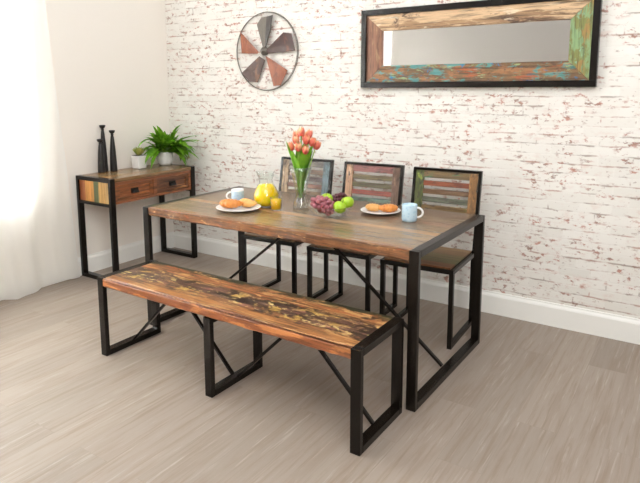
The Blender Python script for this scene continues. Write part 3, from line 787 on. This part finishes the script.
b = bmesh.new(); lathe(b, [(0, .0074), (.0292, .0082), (.0335, .066), (0, .066)], 32); finish(b, 'juice', M_juice, gl, True)

# ------------------------------------------------------------------ tulip vase
VX, VY = 2.055, -.900
b = bmesh.new()
out = [(0, 0), (.046, 0), (.049, .006), (.046, .03), (.035, .055), (.030, .075), (.034, .105), (.046, .16), (.060, .215), (.070, .250)]
inn = [(.0675, .250), (.057, .215), (.043, .16), (.031, .105), (.027, .076), (.030, .060), (.020, .045), (0, .042)]
lathe(b, out+inn, 36)
tag(finish(b, 'vase', M_vase, None, True, (VX, VY, TZ)), 'flared clear glass vase holding the tulips', 'vase')
M_stem = leaf_mat('tulip_stem', '#6fa12a', '#9cc648', .2); M_tleaf = leaf_mat('tulip_leaf', '#559a1e', '#94c83c', .4)
def petal_mat():
    t = NT('tulip_petal'); co = t.n('ShaderNodeTexCoord').outputs['Object']
    sp = t.n('ShaderNodeSeparateXYZ'); t.put(sp.inputs[0], co)
    n_ = t.noise(t.scaled(co, (60, 60, 14)), 1, 4)
    f = t.math('ADD', n_, t.math('MULTIPLY', sp.outputs[2], 7))
    c = t.ramp(t.step(f, .35, .95), [(0, lin('#cf4a3c')), (.5, lin('#e06a5a')), (.85, lin('#ee9c72')), (1, lin('#f4c89c'))])
    t.put(t.b.inputs['Base Color'], c); t.b.inputs['Roughness'].default_value = .45
    t.b.inputs['Subsurface Weight'].default_value = .25; t.b.inputs['Subsurface Scale'].default_value = .01
    return t.m
M_petal = petal_mat()
def tulip_head():
    b = bmesh.new()
    for ring, (n, off, sc) in enumerate(((3, 0, 1.0), (3, PI/3, .93))):
        for k in range(n):
            a0 = off+2*PI*k/n; g = []
            for i in range(7):
                f = i/6; z = .052*f*sc+.001
                rad = .0205*sc*math.sin(PI*min(1, .12+f*.78))**.7+.001
                half = 1.05*math.sin(PI*min(.98, .2+f*.76))
                g.append([b.verts.new(((rad+.0015*ring)*math.cos(a0+half*s), (rad+.0015*ring)*math.sin(a0+half*s), z+(.004 if s == 0 else 0)*f)) for s in (-1, -.5, 0, .5, 1)])
            for i in range(6):
                for j in range(4): b.faces.new((g[i][j], g[i][j+1], g[i+1][j+1], g[i+1][j]))
    return b
random.seed(11)
# camera-right and camera-up-ish directions used only to vary the bunch in plan
heads = []
for u, v, z in ((-.050, 0, 1.108), (-.024, -.028, 1.150), (-.022, .035, 1.172), (.024, -.052, 1.094), (.004, .008, 1.192), (.044, .030, 1.176), (.024, .062, 1.160),
                (.062, -.010, 1.134), (.086, .016, 1.112), (.030, -.016, 1.146), (-.012, -.055, 1.112)):
    heads.append((u*.82-v*.57, u*.57+v*.82, z))
labs = ['coral tulip furthest left in the glass vase', 'coral tulip at upper left of the bunch', 'coral tulip at the back left of the bunch', 'coral tulip with the lowest head, at the front middle of the bunch',
        'coral tulip standing highest, at the top centre of the bunch', 'coral tulip just right of the highest tulip', 'coral tulip at the back right of the bunch', 'coral tulip immediately left of the rightmost tulip',
        'coral tulip furthest right in the glass vase', 'coral tulip just above the lowest head', 'coral tulip at lower front, left of the lowest head']
hm = None
for i, ((dx, dy, z), lb) in enumerate(zip(heads, labs)):
    th = thing('tulip', lb, 'flower', (VX, VY, TZ), 0, 'tulips in the glass vase')
    hz = z-TZ
    p0 = Vector((-dx*.14, -dy*.14, .065)); p1_ = Vector((dx*.10, dy*.10, .11)); p2_ = Vector((dx*.7, dy*.7, hz-.08)); p3 = Vector((dx, dy, hz))
    pts = []
    for k in range(13):
        f = k/12; pts.append((1-f)**3*p0+3*(1-f)**2*f*p1_+3*(1-f)*f*f*p2_+f**3*p3)
    b = bmesh.new(); tube(b, pts, .0036, 7); finish(b, 'stem', M_stem, th, True)
    if hm is None:
        h = finish(tulip_head(), 'flower_head', M_petal, th, True); hm = h.data
    else:
        h = bpy.data.objects.new('flower_head', hm); COL.objects.link(h); h.parent = th
    h.location = p3-Vector((0, 0, .003)); tilt = Vector((dx, dy, .16)).to_track_quat('Z', 'Y'); h.rotation_euler = tilt.to_euler()
    h.scale = (1.0, 1.0, 1.04)
    for s in range(3):
        b = bmesh.new()
        a = math.atan2(dy, dx)+random.uniform(-.9, .9)
        q0 = pts[(1, 3, 4)[s]]; L = (.24, .27, .25)[s]*random.uniform(.85, 1.1)
        if i in (3, 8) and s == 0: L = .22
        droop = 2.8 if (i == 3 and s == 0) else random.uniform(.05, .4)
        blade(b, q0, (math.cos(a)*.26, math.sin(a)*.26, 1) if s else (math.cos(a)*.06, math.sin(a)*.06, 1), L, .030 if s else .020, droop, 9, .35)
        finish(b, 'leaf', M_tleaf, th, True)

# ------------------------------------------------------------------ fruit bowl
BX, BY = 2.330, -1.010
b = bmesh.new()
lathe(b, [(0, 0), (.042, 0), (.050, .003), (.090, .022), (.120, .052), (.130, .070), (.1275, .071), (.117, .054), (.087, .0255), (.046, .007), (0, .006)], 40)
tag(finish(b, 'bowl', M_glass, None, True, (BX, BY, TZ)), 'shallow clear glass bowl holding grapes and green apples', 'bowl')
M_apple = plain('green_apple_skin', '#A9CC2E', .3, var=.35, col2='#6f9a18', sss=.1)
M_grape = plain('red_grape_skin', '#b06a72', .3, var=.6, col2='#5c2838', sss=.2)
M_grape2 = plain('dark_grape_skin', '#5c2430', .3, var=.5, col2='#2a1018', sss=.15)
M_twig = plain('twig', '#5c4a28', .7)
am = None
for lb, x, y, z, rx, rz in (('green apple furthest left in the bowl, between the two grape bunches', BX-.038, BY+.020, .092, .25, .3), ('green apple at the far right of the glass bowl', BX+.080, BY+.048, .083, -.3, 1.2),
                        ('green apple at the right front of the glass bowl, leaning on the grapes', BX+.072, BY-.022, .066, .5, 2.2)):
    r = thing('apple', lb, 'apple', (x, y, TZ+z), rz, 'green apples in the glass bowl'); r.rotation_euler = (rx, 0, rz)
    if am is None:
        b = bmesh.new(); R = .037; pr = []
        for k in range(19):
            a = -PI/2+PI*k/18; rr = R*math.cos(a)*(1+.05*math.sin(a)); zz = R*.92*math.sin(a)
            dip = .010*math.exp(-(rr/.010)**2)
            zz += -dip if a > 0 else dip*.6
            pr.append((max(rr, 0) if 0 < k < 18 else 0, zz))
        lathe(b, pr, 28); o = finish(b, 'fruit', M_apple, r, True)
        b = bmesh.new(); tube(b, [(0, 0, R*.75), (.001, 0, R), (.004, .001, R*1.25)], .0014, 6); o2 = finish(b, 'stalk', M_twig, r, True)
        am = (o.data, o2.data)
    else:
        for nm, me in zip(('fruit', 'stalk'), am):
            o = bpy.data.objects.new(nm, me); COL.objects.link(o); o.parent = r
gm = {}
def grapes(label, x, y, z, m, n, ext, seed):
    r = thing('grape_bunch', label, 'grapes', (x, y, TZ+z), 0, 'grape bunches in the glass bowl'); rnd = random.Random(seed); placed = []
    if m.name not in gm:
        b = bmesh.new(); bmesh.ops.create_icosphere(b, subdivisions=3, radius=.0135)
        for v in b.verts: v.co.z *= 1.12
        me = bpy.data.meshes.new('grape'); b.to_mesh(me); b.free(); me.materials.append(m)
        for p in me.polygons: p.use_smooth = True
        gm[m.name] = me
    tries = 0
    while len(placed) < n and tries < 6000:
        tries += 1
        u = Vector((rnd.uniform(-1, 1), rnd.uniform(-1, 1), rnd.uniform(-1, 1)))
        if u.length > 1: continue
        p = Vector((u.x*ext[0], u.y*ext[1], u.z*ext[2]))
        wx, wy, wz = x+p.x-BX, y+p.y-BY, z+p.z
        rr = math.hypot(wx, wy)
        if rr > .106 or wz < .018+max(0, rr-.045)*.75 + .006: continue
        if all((p-c).length > .0215 for c in placed): placed.append(p)
    for p in placed:
        o = bpy.data.objects.new('grape', gm[m.name]); COL.objects.link(o); o.parent = r; o.location = p
        o.rotation_euler = (rnd.uniform(-1, 1), rnd.uniform(-1, 1), 0)
    b = bmesh.new(); tube(b, [(-ext[0]*.6, 0, 0), (0, 0, .004), (ext[0]*.6, .005, 0)], .002, 6); finish(b, 'stalk', M_twig, r, True)
grapes('dusky pink-red grape bunch filling the left front of the glass bowl', BX-.036, BY-.040, .062, M_grape, 60, (.082, .056, .050), 1)
grapes('dark red grape bunch at the back of the bowl between the apples', BX+.022, BY+.062, .090, M_grape2, 20, (.045, .034, .034), 2)
